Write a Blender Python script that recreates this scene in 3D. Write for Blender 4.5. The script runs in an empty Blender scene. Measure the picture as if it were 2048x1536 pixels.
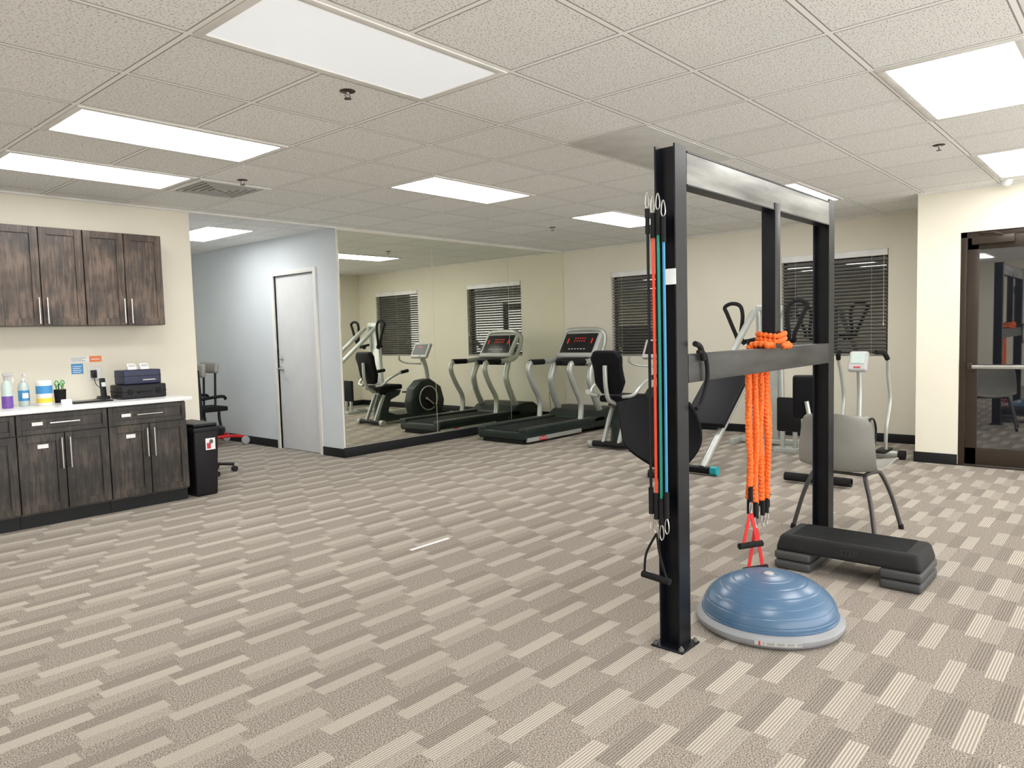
import bpy, bmesh, math, random
from mathutils import Vector, Matrix
random.seed(3)
sc=bpy.context.scene
try:
    sc.view_settings.view_transform='Standard'
    sc.view_settings.gamma=1.03
    sc.view_settings.exposure=.44
except Exception: pass
COL=sc.collection
H=2.537; GX,GY,U_=2.626,2.263,.6096
# ---------------------------------------------------------------- materials
MC={}
def nt(name):
    m=bpy.data.materials.new(name); m.use_nodes=True
    n=m.node_tree.nodes; l=m.node_tree.links
    return m,n,l,n['Principled BSDF']
def M(name,col,rough=.5,metal=0.,var=.06,vs=6.,bump=0.,bs=60.,em=0.,ior=1.5,stretch=None,spec=.5):
    if name in MC: return MC[name]
    m,n,l,p=nt(name)
    tc=n.new('ShaderNodeTexCoord'); mp=n.new('ShaderNodeMapping'); l.new(tc.outputs['Object'],mp.inputs['Vector'])
    if stretch: mp.inputs['Scale'].default_value=stretch
    nz=n.new('ShaderNodeTexNoise'); nz.inputs['Scale'].default_value=vs; nz.inputs['Detail'].default_value=4
    l.new(mp.outputs['Vector'],nz.inputs['Vector'])
    cr=n.new('ShaderNodeValToRGB'); e=cr.color_ramp.elements
    e[0].position=.3; e[1].position=.7
    e[0].color=tuple(max(0,c*(1-var*1.5)) for c in col)+(1,); e[1].color=tuple(min(1,c*(1+var*1.5)) for c in col)+(1,)
    l.new(nz.outputs['Fac'],cr.inputs['Fac']); l.new(cr.outputs['Color'],p.inputs['Base Color'])
    p.inputs['Roughness'].default_value=rough; p.inputs['Metallic'].default_value=metal; p.inputs['IOR'].default_value=ior
    p.inputs['Specular IOR Level'].default_value=spec
    if bump:
        nb=n.new('ShaderNodeTexNoise'); nb.inputs['Scale'].default_value=bs; l.new(mp.outputs['Vector'],nb.inputs['Vector'])
        b=n.new('ShaderNodeBump'); b.inputs['Strength'].default_value=bump; b.inputs['Distance'].default_value=.005
        l.new(nb.outputs['Fac'],b.inputs['Height']); l.new(b.outputs['Normal'],p.inputs['Normal'])
    if em:
        p.inputs['Emission Color'].default_value=tuple(col)+(1,); p.inputs['Emission Strength'].default_value=em
    MC[name]=m; return m
class X:  # node math helper
    def __init__(s,n,l): s.n=n; s.l=l
    def m(s,op,a,b=None,c=None):
        q=s.n.new('ShaderNodeMath'); q.operation=op
        for i,v in enumerate((a,b,c)):
            if v is None: continue
            if isinstance(v,(int,float)): q.inputs[i].default_value=v
            else: s.l.new(v,q.inputs[i])
        return q.outputs[0]
    def mix(s,f,a,b):
        q=s.n.new('ShaderNodeMix'); q.data_type='RGBA'
        for i,v in ((0,f),(6,a),(7,b)):
            if isinstance(v,tuple): q.inputs[i].default_value=v if len(v)==4 else v+(1,)
            elif isinstance(v,(int,float)): q.inputs[i].default_value=v
            else: s.l.new(v,q.inputs[i])
        return q.outputs[2]
def carpet():
    m,n,l,p=nt('carpet'); x=X(n,l)
    tc=n.new('ShaderNodeTexCoord'); sp=n.new('ShaderNodeSeparateXYZ'); l.new(tc.outputs['Object'],sp.inputs[0])
    px,py=sp.outputs[0],sp.outputs[1]
    r=x.m('FLOOR',x.m('DIVIDE',py,.064))
    w=n.new('ShaderNodeTexWhiteNoise'); w.noise_dimensions='1D'; l.new(r,w.inputs['W'])
    rt=x.m('MULTIPLY',x.m('FRACT',x.m('MULTIPLY',r,.5)),2.)
    r2=x.m('FLOOR',x.m('MULTIPLY',r,.5))
    uu=x.m('ADD',x.m('DIVIDE',px,.30),x.m('ADD',x.m('ADD',x.m('MULTIPLY',r2,.77),x.m('MULTIPLY',rt,.9)),x.m('MULTIPLY',w.outputs['Value'],.22)))
    c=x.m('FLOOR',uu)
    alt=x.m('MULTIPLY',x.m('FRACT',x.m('MULTIPLY',c,.5)),2.)
    cv=n.new('ShaderNodeCombineXYZ'); l.new(c,cv.inputs[0]); l.new(r,cv.inputs[1])
    w2=n.new('ShaderNodeTexWhiteNoise'); w2.noise_dimensions='2D'; l.new(cv.outputs[0],w2.inputs['Vector'])
    rnd=w2.outputs['Value']
    fine=x.m('ADD',x.m('MULTIPLY',x.m('SINE',x.m('MULTIPLY',py,2*math.pi/.0107)),.5),.5)
    a1=x.m('MULTIPLY',x.m('SUBTRACT',1.,rt),x.m('ADD',x.m('MULTIPLY',rnd,.25),.65))
    a2=x.m('MULTIPLY',rt,x.m('MULTIPLY',x.m('GREATER_THAN',rnd,.5),.35))
    amt=x.m('MULTIPLY',alt,x.m('ADD',a1,a2))
    dark=x.m('MULTIPLY',x.m('MULTIPLY',x.m('SUBTRACT',1.,alt),rt),x.m('GREATER_THAN',rnd,.4))
    nz=n.new('ShaderNodeTexNoise'); nz.inputs['Scale'].default_value=200; nz.inputs['Detail'].default_value=3; l.new(tc.outputs['Object'],nz.inputs['Vector'])
    nc=x.m('MULTIPLY_ADD',nz.outputs['Fac'],4.4,-1.7)
    nc=x.m('MINIMUM',x.m('MAXIMUM',nc,0.),1.)
    base=x.mix(nc,(.125,.108,.092),(.45,.40,.35))
    lc=x.mix(x.m('MULTIPLY_ADD',fine,.85,.05),(.24,.212,.182),(.68,.625,.545))
    c1=x.mix(amt,base,lc)
    dc=x.mix(fine,(.075,.066,.057),(.35,.31,.27))
    c2=x.mix(x.m('MULTIPLY',dark,.55),c1,dc)
    l.new(c2,p.inputs['Base Color']); p.inputs['Roughness'].default_value=1.; p.inputs['Specular IOR Level'].default_value=.03
    b=n.new('ShaderNodeBump'); b.inputs['Strength'].default_value=.4; b.inputs['Distance'].default_value=.004
    l.new(nz.outputs['Fac'],b.inputs['Height']); l.new(b.outputs['Normal'],p.inputs['Normal'])
    return m
def ceilmat():
    m,n,l,p=nt('acoustic_tile'); x=X(n,l)
    tc=n.new('ShaderNodeTexCoord'); sp=n.new('ShaderNodeSeparateXYZ'); l.new(tc.outputs['Object'],sp.inputs[0])
    def line(v,g,wd):
        f=x.m('FRACT',x.m('DIVIDE',x.m('ADD',v,100*U_-g+U_/2),U_))
        return x.m('LESS_THAN',x.m('ABSOLUTE',x.m('SUBTRACT',f,.5)),wd/U_)
    bar=x.m('MAXIMUM',line(sp.outputs[0],GX,.011),line(sp.outputs[1],GY,.011))
    bar_shade=x.m('MAXIMUM',line(sp.outputs[0],GX,.0175),line(sp.outputs[1],GY,.0175))  # shadow beside the grid bars, painted as a dark edge on the tiles
    mp=n.new('ShaderNodeMapping'); mp.inputs['Scale'].default_value=(1.,1.8,1.); l.new(tc.outputs['Object'],mp.inputs[0])
    nz=n.new('ShaderNodeTexNoise'); nz.inputs['Scale'].default_value=95; nz.inputs['Detail'].default_value=0; l.new(mp.outputs[0],nz.inputs['Vector'])
    sk=x.m('GREATER_THAN',nz.outputs['Fac'],.655)
    fx=n.new('ShaderNodeCombineXYZ'); 
    l.new(x.m('FLOOR',x.m('DIVIDE',x.m('SUBTRACT',sp.outputs[0],GX),U_)),fx.inputs[0]); l.new(x.m('FLOOR',x.m('DIVIDE',x.m('SUBTRACT',sp.outputs[1],GY),U_)),fx.inputs[1])
    wn=n.new('ShaderNodeTexWhiteNoise'); wn.noise_dimensions='2D'; l.new(fx.outputs[0],wn.inputs['Vector'])
    tile=x.mix(wn.outputs['Value'],(.815,.82,.80),(.875,.88,.865))
    t2=x.mix(x.m('MULTIPLY',sk,.75),tile,(.26,.25,.24))
    t3=x.mix(bar_shade,t2,(.28,.275,.265)); t4=x.mix(bar,t3,(.90,.90,.88))
    l.new(t4,p.inputs['Base Color']); p.inputs['Roughness'].default_value=.9
    return m
def wood(name,c0,c1,c2):
    m,n,l,p=nt(name)
    tc=n.new('ShaderNodeTexCoord'); mp=n.new('ShaderNodeMapping'); mp.inputs['Scale'].default_value=(11,11,1.1); l.new(tc.outputs['Object'],mp.inputs[0])
    nz=n.new('ShaderNodeTexNoise'); nz.inputs['Scale'].default_value=5; nz.inputs['Detail'].default_value=8; nz.inputs['Distortion'].default_value=.8; l.new(mp.outputs[0],nz.inputs['Vector'])
    n2=n.new('ShaderNodeTexNoise'); n2.inputs['Scale'].default_value=5; n2.inputs['Detail'].default_value=3; l.new(tc.outputs['Object'],n2.inputs['Vector'])
    cr=n.new('ShaderNodeValToRGB'); e=cr.color_ramp.elements; e[0].position=.38; e[1].position=.62; e[0].color=c0+(1,); e[1].color=c2+(1,)
    k=e.new(.5); k.color=c1+(1,)
    x=X(n,l); f=x.m('ADD',x.m('MULTIPLY',nz.outputs['Fac'],.5),x.m('MULTIPLY',n2.outputs['Fac'],.5)); l.new(f,cr.inputs['Fac'])
    l.new(cr.outputs['Color'],p.inputs['Base Color']); p.inputs['Roughness'].default_value=.38
    return m
def lens(name,col,st):
    m,n,l,p=nt(name); x=X(n,l)
    tc=n.new('ShaderNodeTexCoord'); v=n.new('ShaderNodeTexVoronoi'); v.inputs['Scale'].default_value=70; l.new(tc.outputs['Object'],v.inputs['Vector'])
    e=x.mix(x.m('MULTIPLY',v.outputs['Distance'],.9),col,tuple(c*.72 for c in col))
    p.inputs['Base Color'].default_value=(.75,.75,.75,1); p.inputs['Roughness'].default_value=.3
    l.new(e,p.inputs['Emission Color']); p.inputs['Emission Strength'].default_value=st
    return m
m_car=carpet(); m_ceil=ceilmat()
m_wall=M('painted_wall',(.77,.735,.625),.85,var=.015,vs=2,bump=.08,bs=180)
m_wall_bluelit=M('painted_wall_blue_hall_light',(.64,.685,.715),.85,var=.015,vs=2,bump=.08,bs=180)  # bluish cast of the hall light put into the wall color
m_base=M('black_rubber_base',(.008,.009,.011),.45,spec=.3)
m_trimw=M('white_trim_paint',(.76,.75,.72),.5,var=.02)
m_doorw=M('gray_door_paint',(.66,.67,.68),.45,var=.02)
m_blk=M('black_plastic',(.007,.007,.009),.45,var=.15,spec=.3)
m_blk2=M('matte_black_rubber',(.010,.010,.011),.8,var=.15,bump=.2,bs=200,spec=.2)
m_vinyl=M('black_vinyl',(.006,.006,.008),.5,bump=.1,bs=150,spec=.12)
m_steel=M('painted_black_steel',(.004,.005,.008),.38,.1,var=.3,vs=9,spec=.3)
m_mill=M('mill_scale_steel',(.19,.19,.18),.42,.55,var=.3,vs=5,stretch=(.5,3,3))
m_mill2=M('dark_mill_steel',(.028,.028,.027),.45,.2,var=.35,vs=6,stretch=(.6,3,3),spec=.4)
m_chrome=M('brushed_steel',(.66,.66,.66),.28,1.,var=.05)
m_silver=M('silver_paint',(.46,.48,.455),.35,.4,var=.05)
m_legs=M('dark_gray_leg_paint',(.035,.033,.031),.4)
m_gray=M('light_gray_plastic',(.45,.45,.45),.5)
m_dgreen=M('dark_green_gray_plastic',(.013,.022,.020),.42,spec=.35)
m_belt=M('treadmill_belt',(.013,.015,.015),.8,bump=.15,bs=200,spec=.2)
m_woodU=wood('stained_wood_upper',(.014,.009,.007),(.046,.030,.021),(.118,.079,.057))
m_woodL=wood('stained_wood_lower',(.009,.007,.006),(.024,.019,.015),(.068,.053,.042))
m_quartz=M('white_quartz',(.80,.80,.82),.22,var=.02,vs=20)
m_on=lens('light_lens_on',(1.,.985,.95),11.)
m_dim=lens('light_lens_dim',(.93,.97,1.),.36)
m_frame=M('white_metal_frame',(.74,.73,.70),.5)
m_darkpan=M('gray_panel',(.60,.60,.585),.6)
m_louv=M('vent_louver_metal',(.42,.41,.39),.5)
m_glassb=M('dark_night_glass',(.008,.009,.012),.02,ior=2.6,var=0)
m_slat=M('dark_blind_slat',(.25,.245,.235),.45)
m_white=M('white_plastic',(.80,.80,.80),.4)
m_bronze=M('bronze_anodised',(.034,.023,.016),.35,.3)
m_shell=M('gray_chair_plastic',(.27,.262,.24),.42)
m_blue=M('blue_ball_vinyl',(.065,.135,.24),.26,var=.03,vs=2)
m_gplat=M('gray_platform_plastic',(.27,.28,.30),.45)
m_stepT=M('step_top_black',(.012,.013,.014),.6,bump=.4,bs=220,spec=.25)
m_stepG=M('step_riser_gray',(.045,.048,.05),.55)
m_or=M('orange_nylon',(.88,.13,.008),.65,var=.25,vs=90)
m_red=M('red_webbing',(.60,.010,.012),.6)
m_tred=M('red_tubing',(.70,.06,.03),.35)
m_tgrn=M('green_tubing',(.015,.24,.18),.35)
m_tblu=M('blue_tubing',(.03,.22,.42),.35)
m_teal=M('teal_plastic',(.01,.33,.38),.35)
m_pink=M('label_red',(.50,.03,.04),.5)
m_lcd=M('screen_glass',(.012,.012,.014),.3,spec=.3)
m_led=M('red_led',(.75,.03,.02),.4,em=.2)
m_navy=M('navy_blue_case',(.012,.016,.050),.45)
m_purple=M('purple_cleaner',(.16,.07,.36),.2)
m_clear=M('clear_plastic_bottle',(.50,.60,.57),.12)
m_yel=M('yellow_label',(.80,.60,.05),.5)
m_lblu=M('blue_label',(.05,.27,.58),.5)
m_orl=M('orange_label',(.80,.22,.08),.6)
m_grn=M('green_plastic',(.04,.36,.08),.4)
m_txt=M('dark_print',(.10,.10,.10),.7)
m_outl=M('outlet_plastic',(.70,.69,.66),.4)
m_mirror,n_,l_,p_=nt('mirror_glass'); 
tcm=n_.new('ShaderNodeTexCoord'); nzm=n_.new('ShaderNodeTexNoise'); nzm.inputs['Scale'].default_value=1.; l_.new(tcm.outputs['Object'],nzm.inputs['Vector'])
crm=n_.new('ShaderNodeValToRGB'); crm.color_ramp.elements[0].color=(.91,.935,.83,1); crm.color_ramp.elements[1].color=(.93,.95,.85,1); l_.new(nzm.outputs['Fac'],crm.inputs['Fac']); l_.new(crm.outputs['Color'],p_.inputs['Base Color'])
p_.inputs['Metallic'].default_value=1; p_.inputs['Roughness'].default_value=.0
# ---------------------------------------------------------------- mesh builder
def cat(pts,n=6,closed=False):
    P=[Vector(p) for p in pts]
    if len(P)<3: return P
    out=[]; N=len(P)
    rng=range(N) if closed else range(N-1)
    for i in rng:
        if closed: a,b,c,d=P[(i-1)%N],P[i],P[(i+1)%N],P[(i+2)%N]
        else: a=P[max(i-1,0)];b=P[i];c=P[i+1];d=P[min(i+2,N-1)]
        for k in range(n):
            t=k/n; out.append(.5*((2*b)+(c-a)*t+(2*a-5*b+4*c-d)*t*t+(3*b-a-3*c+d)*t**3))
    if not closed: out.append(P[-1])
    return out
class B:
    def __init__(s): s.V=[];s.F=[];s.I=[];s.mats=[]
    def mi(s,m):
        if m not in s.mats: s.mats.append(m)
        return s.mats.index(m)
    def raw(s,V,F,m,T=None):
        o=len(s.V); s.V+=[(T@Vector(v)) if T else Vector(v) for v in V]; s.F+=[[o+i for i in f] for f in F]; s.I+=[s.mi(m)]*len(F); return s
    def tb(s,b,m,T=None):
        b.normal_update(); b.verts.index_update()
        s.raw([v.co.copy() for v in b.verts],[[v.index for v in f.verts] for f in b.faces],m,T); b.free(); return s
    def box(s,lo,hi,m,bev=0,seg=2,T=None):
        b=bmesh.new(); bmesh.ops.create_cube(b,size=1)
        lo=Vector(lo);hi=Vector(hi);d=hi-lo;c=(hi+lo)/2
        for v in b.verts: v.co=Vector((v.co.x*d.x+c.x,v.co.y*d.y+c.y,v.co.z*d.z+c.z))
        if bev: bmesh.ops.bevel(b,geom=b.edges[:],offset=min(bev,min(abs(d.x),abs(d.y),abs(d.z))*.49),segments=seg,profile=.6,affect='EDGES')
        return s.tb(b,m,T)
    def obox(s,c,size,rot,m,bev=0,seg=2):
        from mathutils import Euler
        T=Matrix.Translation(Vector(c))@Euler(rot,'XYZ').to_matrix().to_4x4()
        h=Vector(size)/2; return s.box(-h,h,m,bev,seg,T)
    def cyl(s,p0,p1,r,m,r2=None,seg=20):
        p0=Vector(p0);p1=Vector(p1); return s.tube([p0,p1],[r,r if r2 is None else r2],m,seg,False)
    def tube(s,pts,r,m,seg=10,smooth=True,closed=False,n=6,T=None):
        P=cat(pts,n,closed) if smooth else [Vector(p) for p in pts]
        N=len(P); R=r if isinstance(r,(list,tuple)) else [r]*N
        if len(R)!=N: 
            K=len(R); R=[R[min(int(i*(K-1)/(N-1)),K-2)]*(1-((i*(K-1)/(N-1))-min(int(i*(K-1)/(N-1)),K-2)))+R[min(int(i*(K-1)/(N-1)),K-2)+1]*((i*(K-1)/(N-1))-min(int(i*(K-1)/(N-1)),K-2)) for i in range(N)]
        V=[];F=[];up=None
        for i in range(N):
            if closed: t=(P[(i+1)%N]-P[i-1])
            else: t=P[min(i+1,N-1)]-P[max(i-1,0)]
            if t.length<1e-9: t=Vector((0,0,1))
            t.normalize()
            if up is None:
                up=t.orthogonal().normalized()
            up=(up-t*up.dot(t))
            up=up.normalized() if up.length>1e-6 else t.orthogonal().normalized()
            w=t.cross(up)
            for k in range(seg):
                a=2*math.pi*k/seg; V.append(P[i]+(up*math.cos(a)+w*math.sin(a))*R[i])
        for i in range(N if closed else N-1):
            j=(i+1)%N
            for k in range(seg): F.append([i*seg+k,i*seg+(k+1)%seg,j*seg+(k+1)%seg,j*seg+k])
        if not closed: F.append(list(range(seg))[::-1]); F.append([(N-1)*seg+k for k in range(seg)])
        return s.raw(V,F,m,T)
    def lathe(s,prof,m,c=(0,0,0),seg=40,T=None,sy=1.):
        V=[];F=[];c=Vector(c)
        for r,z in prof:
            for k in range(seg):
                a=2*math.pi*k/seg; V.append(c+Vector((r*math.cos(a),r*math.sin(a)*sy,z)))
        for i in range(len(prof)-1):
            for k in range(seg): F.append([i*seg+k,i*seg+(k+1)%seg,(i+1)*seg+(k+1)%seg,(i+1)*seg+k])
        if prof[0][0]>1e-5: F.append(list(range(seg))[::-1])
        if prof[-1][0]>1e-5: F.append([(len(prof)-1)*seg+k for k in range(seg)])
        return s.raw(V,F,m,T)
    def ball(s,c,r,m,seg=20,T=None):
        b=bmesh.new(); bmesh.ops.create_uvsphere(b,u_segments=seg,v_segments=seg//2,radius=1)
        R=Vector(r) if isinstance(r,(tuple,list)) else Vector((r,r,r))
        for v in b.verts: v.co=Vector((v.co.x*R.x,v.co.y*R.y,v.co.z*R.z))+Vector(c)
        return s.tb(b,m,T)
    def prism(s,poly,ax,a,b_,m,bev=0,T=None,seg=2):
        b=bmesh.new()
        def pt(p,h):
            return {'x':(h,p[0],p[1]),'y':(p[0],h,p[1]),'z':(p[0],p[1],h)}[ax]
        v0=[b.verts.new(pt(p,a)) for p in poly]; v1=[b.verts.new(pt(p,b_)) for p in poly]
        b.faces.new(v0); b.faces.new(v1[::-1]); N=len(poly)
        for i in range(N): b.faces.new([v0[(i+1)%N],v0[i],v1[i],v1[(i+1)%N]])
        bmesh.ops.recalc_face_normals(b,faces=b.faces[:])
        if bev: bmesh.ops.bevel(b,geom=b.edges[:],offset=bev,segments=seg,profile=.6,affect='EDGES',clamp_overlap=True)
        return s.tb(b,m,T)
    def surf(s,fn,nu,nv,th,m,T=None):
        b=bmesh.new(); g=[[b.verts.new(fn(i/nu,j/nv)) for j in range(nv+1)] for i in range(nu+1)]
        for i in range(nu):
            for j in range(nv): b.faces.new([g[i][j],g[i+1][j],g[i+1][j+1],g[i][j+1]])
        bmesh.ops.recalc_face_normals(b,faces=b.faces[:])
        bmesh.ops.solidify(b,geom=b.faces[:],thickness=th)
        return s.tb(b,m,T)
    def text(s,body,size,o,xd,ud,m,ext=.0006):
        cu=bpy.data.curves.new('t','FONT'); cu.body=body; cu.size=size; cu.extrude=ext; cu.align_x='CENTER'; cu.align_y='CENTER'
        ob=bpy.data.objects.new('t',cu); COL.objects.link(ob); bpy.context.view_layer.update()
        me=bpy.data.meshes.new_from_object(ob.evaluated_get(bpy.context.evaluated_depsgraph_get()))
        xd=Vector(xd).normalized();ud=Vector(ud).normalized();nd=xd.cross(ud);o=Vector(o)
        s.raw([o+xd*v.co.x+ud*v.co.y+nd*v.co.z for v in me.vertices],[list(f.vertices) for f in me.polygons],m)
        bpy.data.objects.remove(ob); bpy.data.curves.remove(cu); bpy.data.meshes.remove(me); return s
    def mesh(s,name):
        me=bpy.data.meshes.new(name); me.from_pydata([tuple(v) for v in s.V],[],s.F)
        for m in s.mats: me.materials.append(m)
        me.polygons.foreach_set('material_index',s.I); me.polygons.foreach_set('use_smooth',[True]*len(s.F))
        me.update()
        try: me.set_sharp_from_angle(angle=math.radians(38))
        except Exception: pass
        return me
def thing(name,label,category,loc=(0,0,0),rz=0,group=None):
    e=bpy.data.objects.new(name,None); e.empty_display_size=.1; COL.objects.link(e)
    e.location=loc; e.rotation_euler=(0,0,rz); e['label']=label; e['category']=category
    if group: e['group']=group
    return e
def part(par,name,b,label=None,loc=None):
    o=bpy.data.objects.new(name,b.mesh(name)); COL.objects.link(o); o.parent=par
    if loc: o.location=loc
    if label: o['label']=label
    return o
def solo(name,b,label,category,loc=(0,0,0),rz=0,group=None):
    o=bpy.data.objects.new(name,b.mesh(name)); COL.objects.link(o); o.location=loc; o.rotation_euler=(0,0,rz)
    o['label']=label; o['category']=category
    if group: o['group']=group
    return o
def struct(name,b,par=None):
    o=bpy.data.objects.new(name,b.mesh(name)); COL.objects.link(o)
    if par: o.parent=par
    else: o['kind']='structure'
    return o
def copy_thing(root,loc,rz=None,label=None):
    r=root.copy(); COL.objects.link(r); r.location=loc
    if rz is not None: r.rotation_euler=(0,0,rz)
    if label: r['label']=label
    def rec(a,b):
        for ch in list(a.children):
            c=ch.copy(); COL.objects.link(c); c.parent=b; c.matrix_parent_inverse=ch.matrix_parent_inverse.copy(); rec(ch,c)
    rec(root,r); return r
# ---------------------------------------------------------------- shell
XW,YM,XH,XC,XD,YP=8.894,6.726,4.816,3.204,7.779,1.696
X0,Y0,YB=-2.2,-2.6,10.1
struct('floor',B().box((X0-.1,Y0-.1,-.1),(XW+.3,YB+.1,0),m_car))
struct('ceiling',B().box((X0-.1,Y0-.1,H),(XW+.3,YB+.1,H+.1),m_ceil))
struct('wall_left',B().box((X0,YM,0),(XC,YM+.12,H),m_wall))
struct('wall_mirror_side',B().box((XH,YM,0),(XW+.12,YM+.12,H),m_wall))
W=[(4.67,5.87),(2.225,3.418)]; wz0,wz1=.97,2.165
b=B(); ys=[YP-.1,W[1][0],W[1][1],W[0][0],W[0][1],YM]
for i in (0,2,4): b.box((XW,ys[i],0),(XW+.14,ys[i+1],H),m_wall)
for w in W: b.box((XW,w[0],0),(XW+.14,w[1],wz0),m_wall).box((XW,w[0],wz1),(XW+.14,w[1],H),m_wall)
struct('wall_far',b)
dY0,dY1,dz=.33,1.345,2.137
b=B().box((XD,dY1,0),(XW,YP,H),m_wall).box((XD,dY0,dz),(XD+.2,dY1,H),m_wall).box((XD,Y0,0),(XD+.2,dY0,H),m_wall)
struct('wall_right',b)
struct('wall_back',B().box((X0-.12,Y0,0),(X0,YM+.12,H),m_wall))
struct('wall_hall_left',B().box((XC-.1,YM+.12,0),(XC,YB,H),m_wall_bluelit))
struct('wall_hall_end',B().box((XC-.1,YB,0),(XH+.12,YB+.1,H),m_wall))
hd0,hd1,hz=7.17,8.01,2.09
b=B().box((XH,YM+.12,0),(XH+.12,hd0,H),m_wall_bluelit).box((XH,hd1,0),(XH+.12,YB,H),m_wall_bluelit).box((XH,hd0,hz),(XH+.12,hd1,H),m_wall_bluelit)
b.box((XH-.002,YM,0),(XH-.0002,YM+.1202,H),m_wall_bluelit)
struct('wall_hall_right',b)
bh=.10
struct('baseboard_left',B().box((X0,YM-.012,0),(.3,YM,bh),m_base,.003).box((2.86,YM-.012,0),(XC+.012,YM,bh),m_base,.003))
struct('baseboard_mirror',B().box((XH-.012,YM-.014,0),(XW,YM,bh+.01),m_base,.003))
struct('baseboard_far',B().box((XW-.012,YP,0),(XW,YM-.014,bh),m_base,.003))
struct('baseboard_right',B().box((XD-.012,dY1+.0,0),(XD,YP+.012,bh),m_base,.003).box((XD,YP,0),(XW-.012,YP+.012,bh),m_base,.003).box((XD-.012,Y0,0),(XD,dY0,bh),m_base,.003))
struct('baseboard_hall',B().box((XH-.013,YM-.014,0),(XH-.0021,hd0-.05,bh),m_base,.003).box((XH-.012,hd1+.05,0),(XH,YB,bh),m_base,.003).box((XC,YB-.012,0),(XH-.012,YB,bh),m_base,.003))
tr=B()
tr.box((X0,YM-.022,H-.018),(XW,YM-.0,H),m_frame).box((XW-.022,YP,H-.018),(XW,YM-.022,H),m_frame).box((XD-.022,Y0,H-.018),(XD,YP,H),m_frame)
struct('trim_1',tr)
# hallway door
b=B()
for (y0,y1,z0,z1) in((hd0-.05,hd0,0,hz+.05),(hd1,hd1+.05,0,hz+.05),(hd0,hd1,hz,hz+.05)): b.box((XH-.02,y0,z0),(XH+.1,y1,z1),m_trimw,.003)
struct('trim_2',b)
d1=struct('door_1',B().box((XH+.02,hd0+.003,.008),(XH+.062,hd1-.003,hz-.003),m_doorw,.002))
yl=hd1-.07
b=B().cyl((XH+.02,yl,.98),(XH+.004,yl,.98),.032,m_chrome).cyl((XH+.01,yl,.98),(XH-.045,yl,.98),.011,m_chrome).tube([(XH-.045,yl,.98),(XH-.05,yl-.05,.98),(XH-.048,yl-.115,.978)],[.011,.010,.009],m_chrome)
k=struct('lever_handle',b,d1)
b=B().cyl((XH+.02,yl,1.11),(XH-.005,yl,1.11),.03,m_chrome,.026).box((XH-.02,yl-.004,1.09),(XH-.004,yl+.004,1.13),m_chrome,.003)
struct('deadbolt',b,d1)
# windows + blinds
for i,w in enumerate(W):
    b=B().box((XW+.1,w[0],wz0),(XW+.11,w[1],wz1),m_glassb)
    b.box((XW+.09,w[0],wz0),(XW+.13,w[0]+.04,wz1),m_bronze).box((XW+.09,w[1]-.04,wz0),(XW+.13,w[1],wz1),m_bronze).box((XW+.09,w[0],wz0),(XW+.13,w[1],wz0+.04),m_bronze).box((XW+.09,w[0],wz1-.04),(XW+.13,w[1],wz1),m_bronze)
    struct('window_%d'%(i+1),b)
wd=W[0][1]-W[0][0]-.02
bl=thing('window_blind','dark horizontal slat blind with white head rail, lowered','window blind',(XW+.03,(W[0][0]+W[0][1])/2,0),0,'window blinds')
part(bl,'head_rail',B().box((-.04,-wd/2,wz1-.075),(.02,wd/2,wz1-.002),m_white,.004),'white valance rail')
b=B(); z=wz0+.05
while z<wz1-.09:
    b.obox((0,0,z),(.046,wd-.01,.0035),(0,math.radians(26),0),m_slat); z+=.041
part(bl,'slats',b)
part(bl,'bottom_rail',B().box((-.025,-wd/2,wz0+.005),(.02,wd/2,wz0+.028),m_slat,.004))
b=B()
for y in(-wd*.36,0,wd*.36): b.cyl((-.027,y,wz0+.02),(-.027,y,wz1-.07),.0016,m_gray,seg=6)
b.cyl((-.045,-wd*.47,wz1-.06),(-.045,-wd*.47,1.35),.002,m_white,seg=6).cyl((-.045,-wd*.47,1.35),(-.045,-wd*.47,1.31),.006,m_white,seg=8)
part(bl,'cord',b)
copy_thing(bl,(XW+.03,(W[1][0]+W[1][1])/2,0))
# mirrors
me=[4.835,6.22,7.63,XW-.004]
for i in range(3):
    b=B().box((me[i]+.003,YM-.006,.127),(me[i+1]-.003,YM-.0005,H-.03),m_mirror)
    b.box((me[i]+.003,YM-.009,.117),(me[i+1]-.003,YM-.0005,.127),m_chrome)
    if i==0: b.box((me[0]-.004,YM-.008,.117),(me[0]+.003,YM-.0005,H-.03),m_chrome)
    solo('wall_mirror_panel',b,'tall frameless mirror panel fixed to the wall','mirror',group='wall mirror panels')
# glass entrance door
b=B()
xf0,xf1=XD+.02,XD+.12
for (y0,y1,z0,z1) in((dY1-.05,dY1,0,dz),(dY0,dY0+.05,0,dz),(dY0,dY1,dz-.05,dz)): b.box((xf0,y0,z0),(xf1,y1,z1),m_bronze,.002)
b.box((xf0-.03,dY0,0),(xf1,dY1,.012),m_bronze)
struct('trim_3',b)
b=B(); a0,a1=dY0+.053,dY1-.053; xl0,xl1=XD+.03,XD+.075
for (y0,y1,z0,z1) in((a1-.09,a1,.015,dz-.053),(a0,a0+.09,.015,dz-.053),(a0,a1,dz-.16,dz-.053),(a0,a1,.015,.17)): b.box((xl0,y0,z0),(xl1,y1,z1),m_bronze,.003)
d2=struct('door_2',b)
struct('glass',B().box((xl0+.016,a0+.088,.168),(xl0+.026,a1-.088,dz-.158),m_glassb),d2)
struct('push_bar',B().box((xl0-.055,a0+.02,.90),(xl0-.02,a1-.02,.935),m_chrome,.006).box((xl0-.055,a1-.06,.88),(xl0,a1-.015,.955),m_bronze,.006).box((xl0-.055,a0+.015,.88),(xl0,a0+.06,.955),m_bronze,.006),d2)
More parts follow.
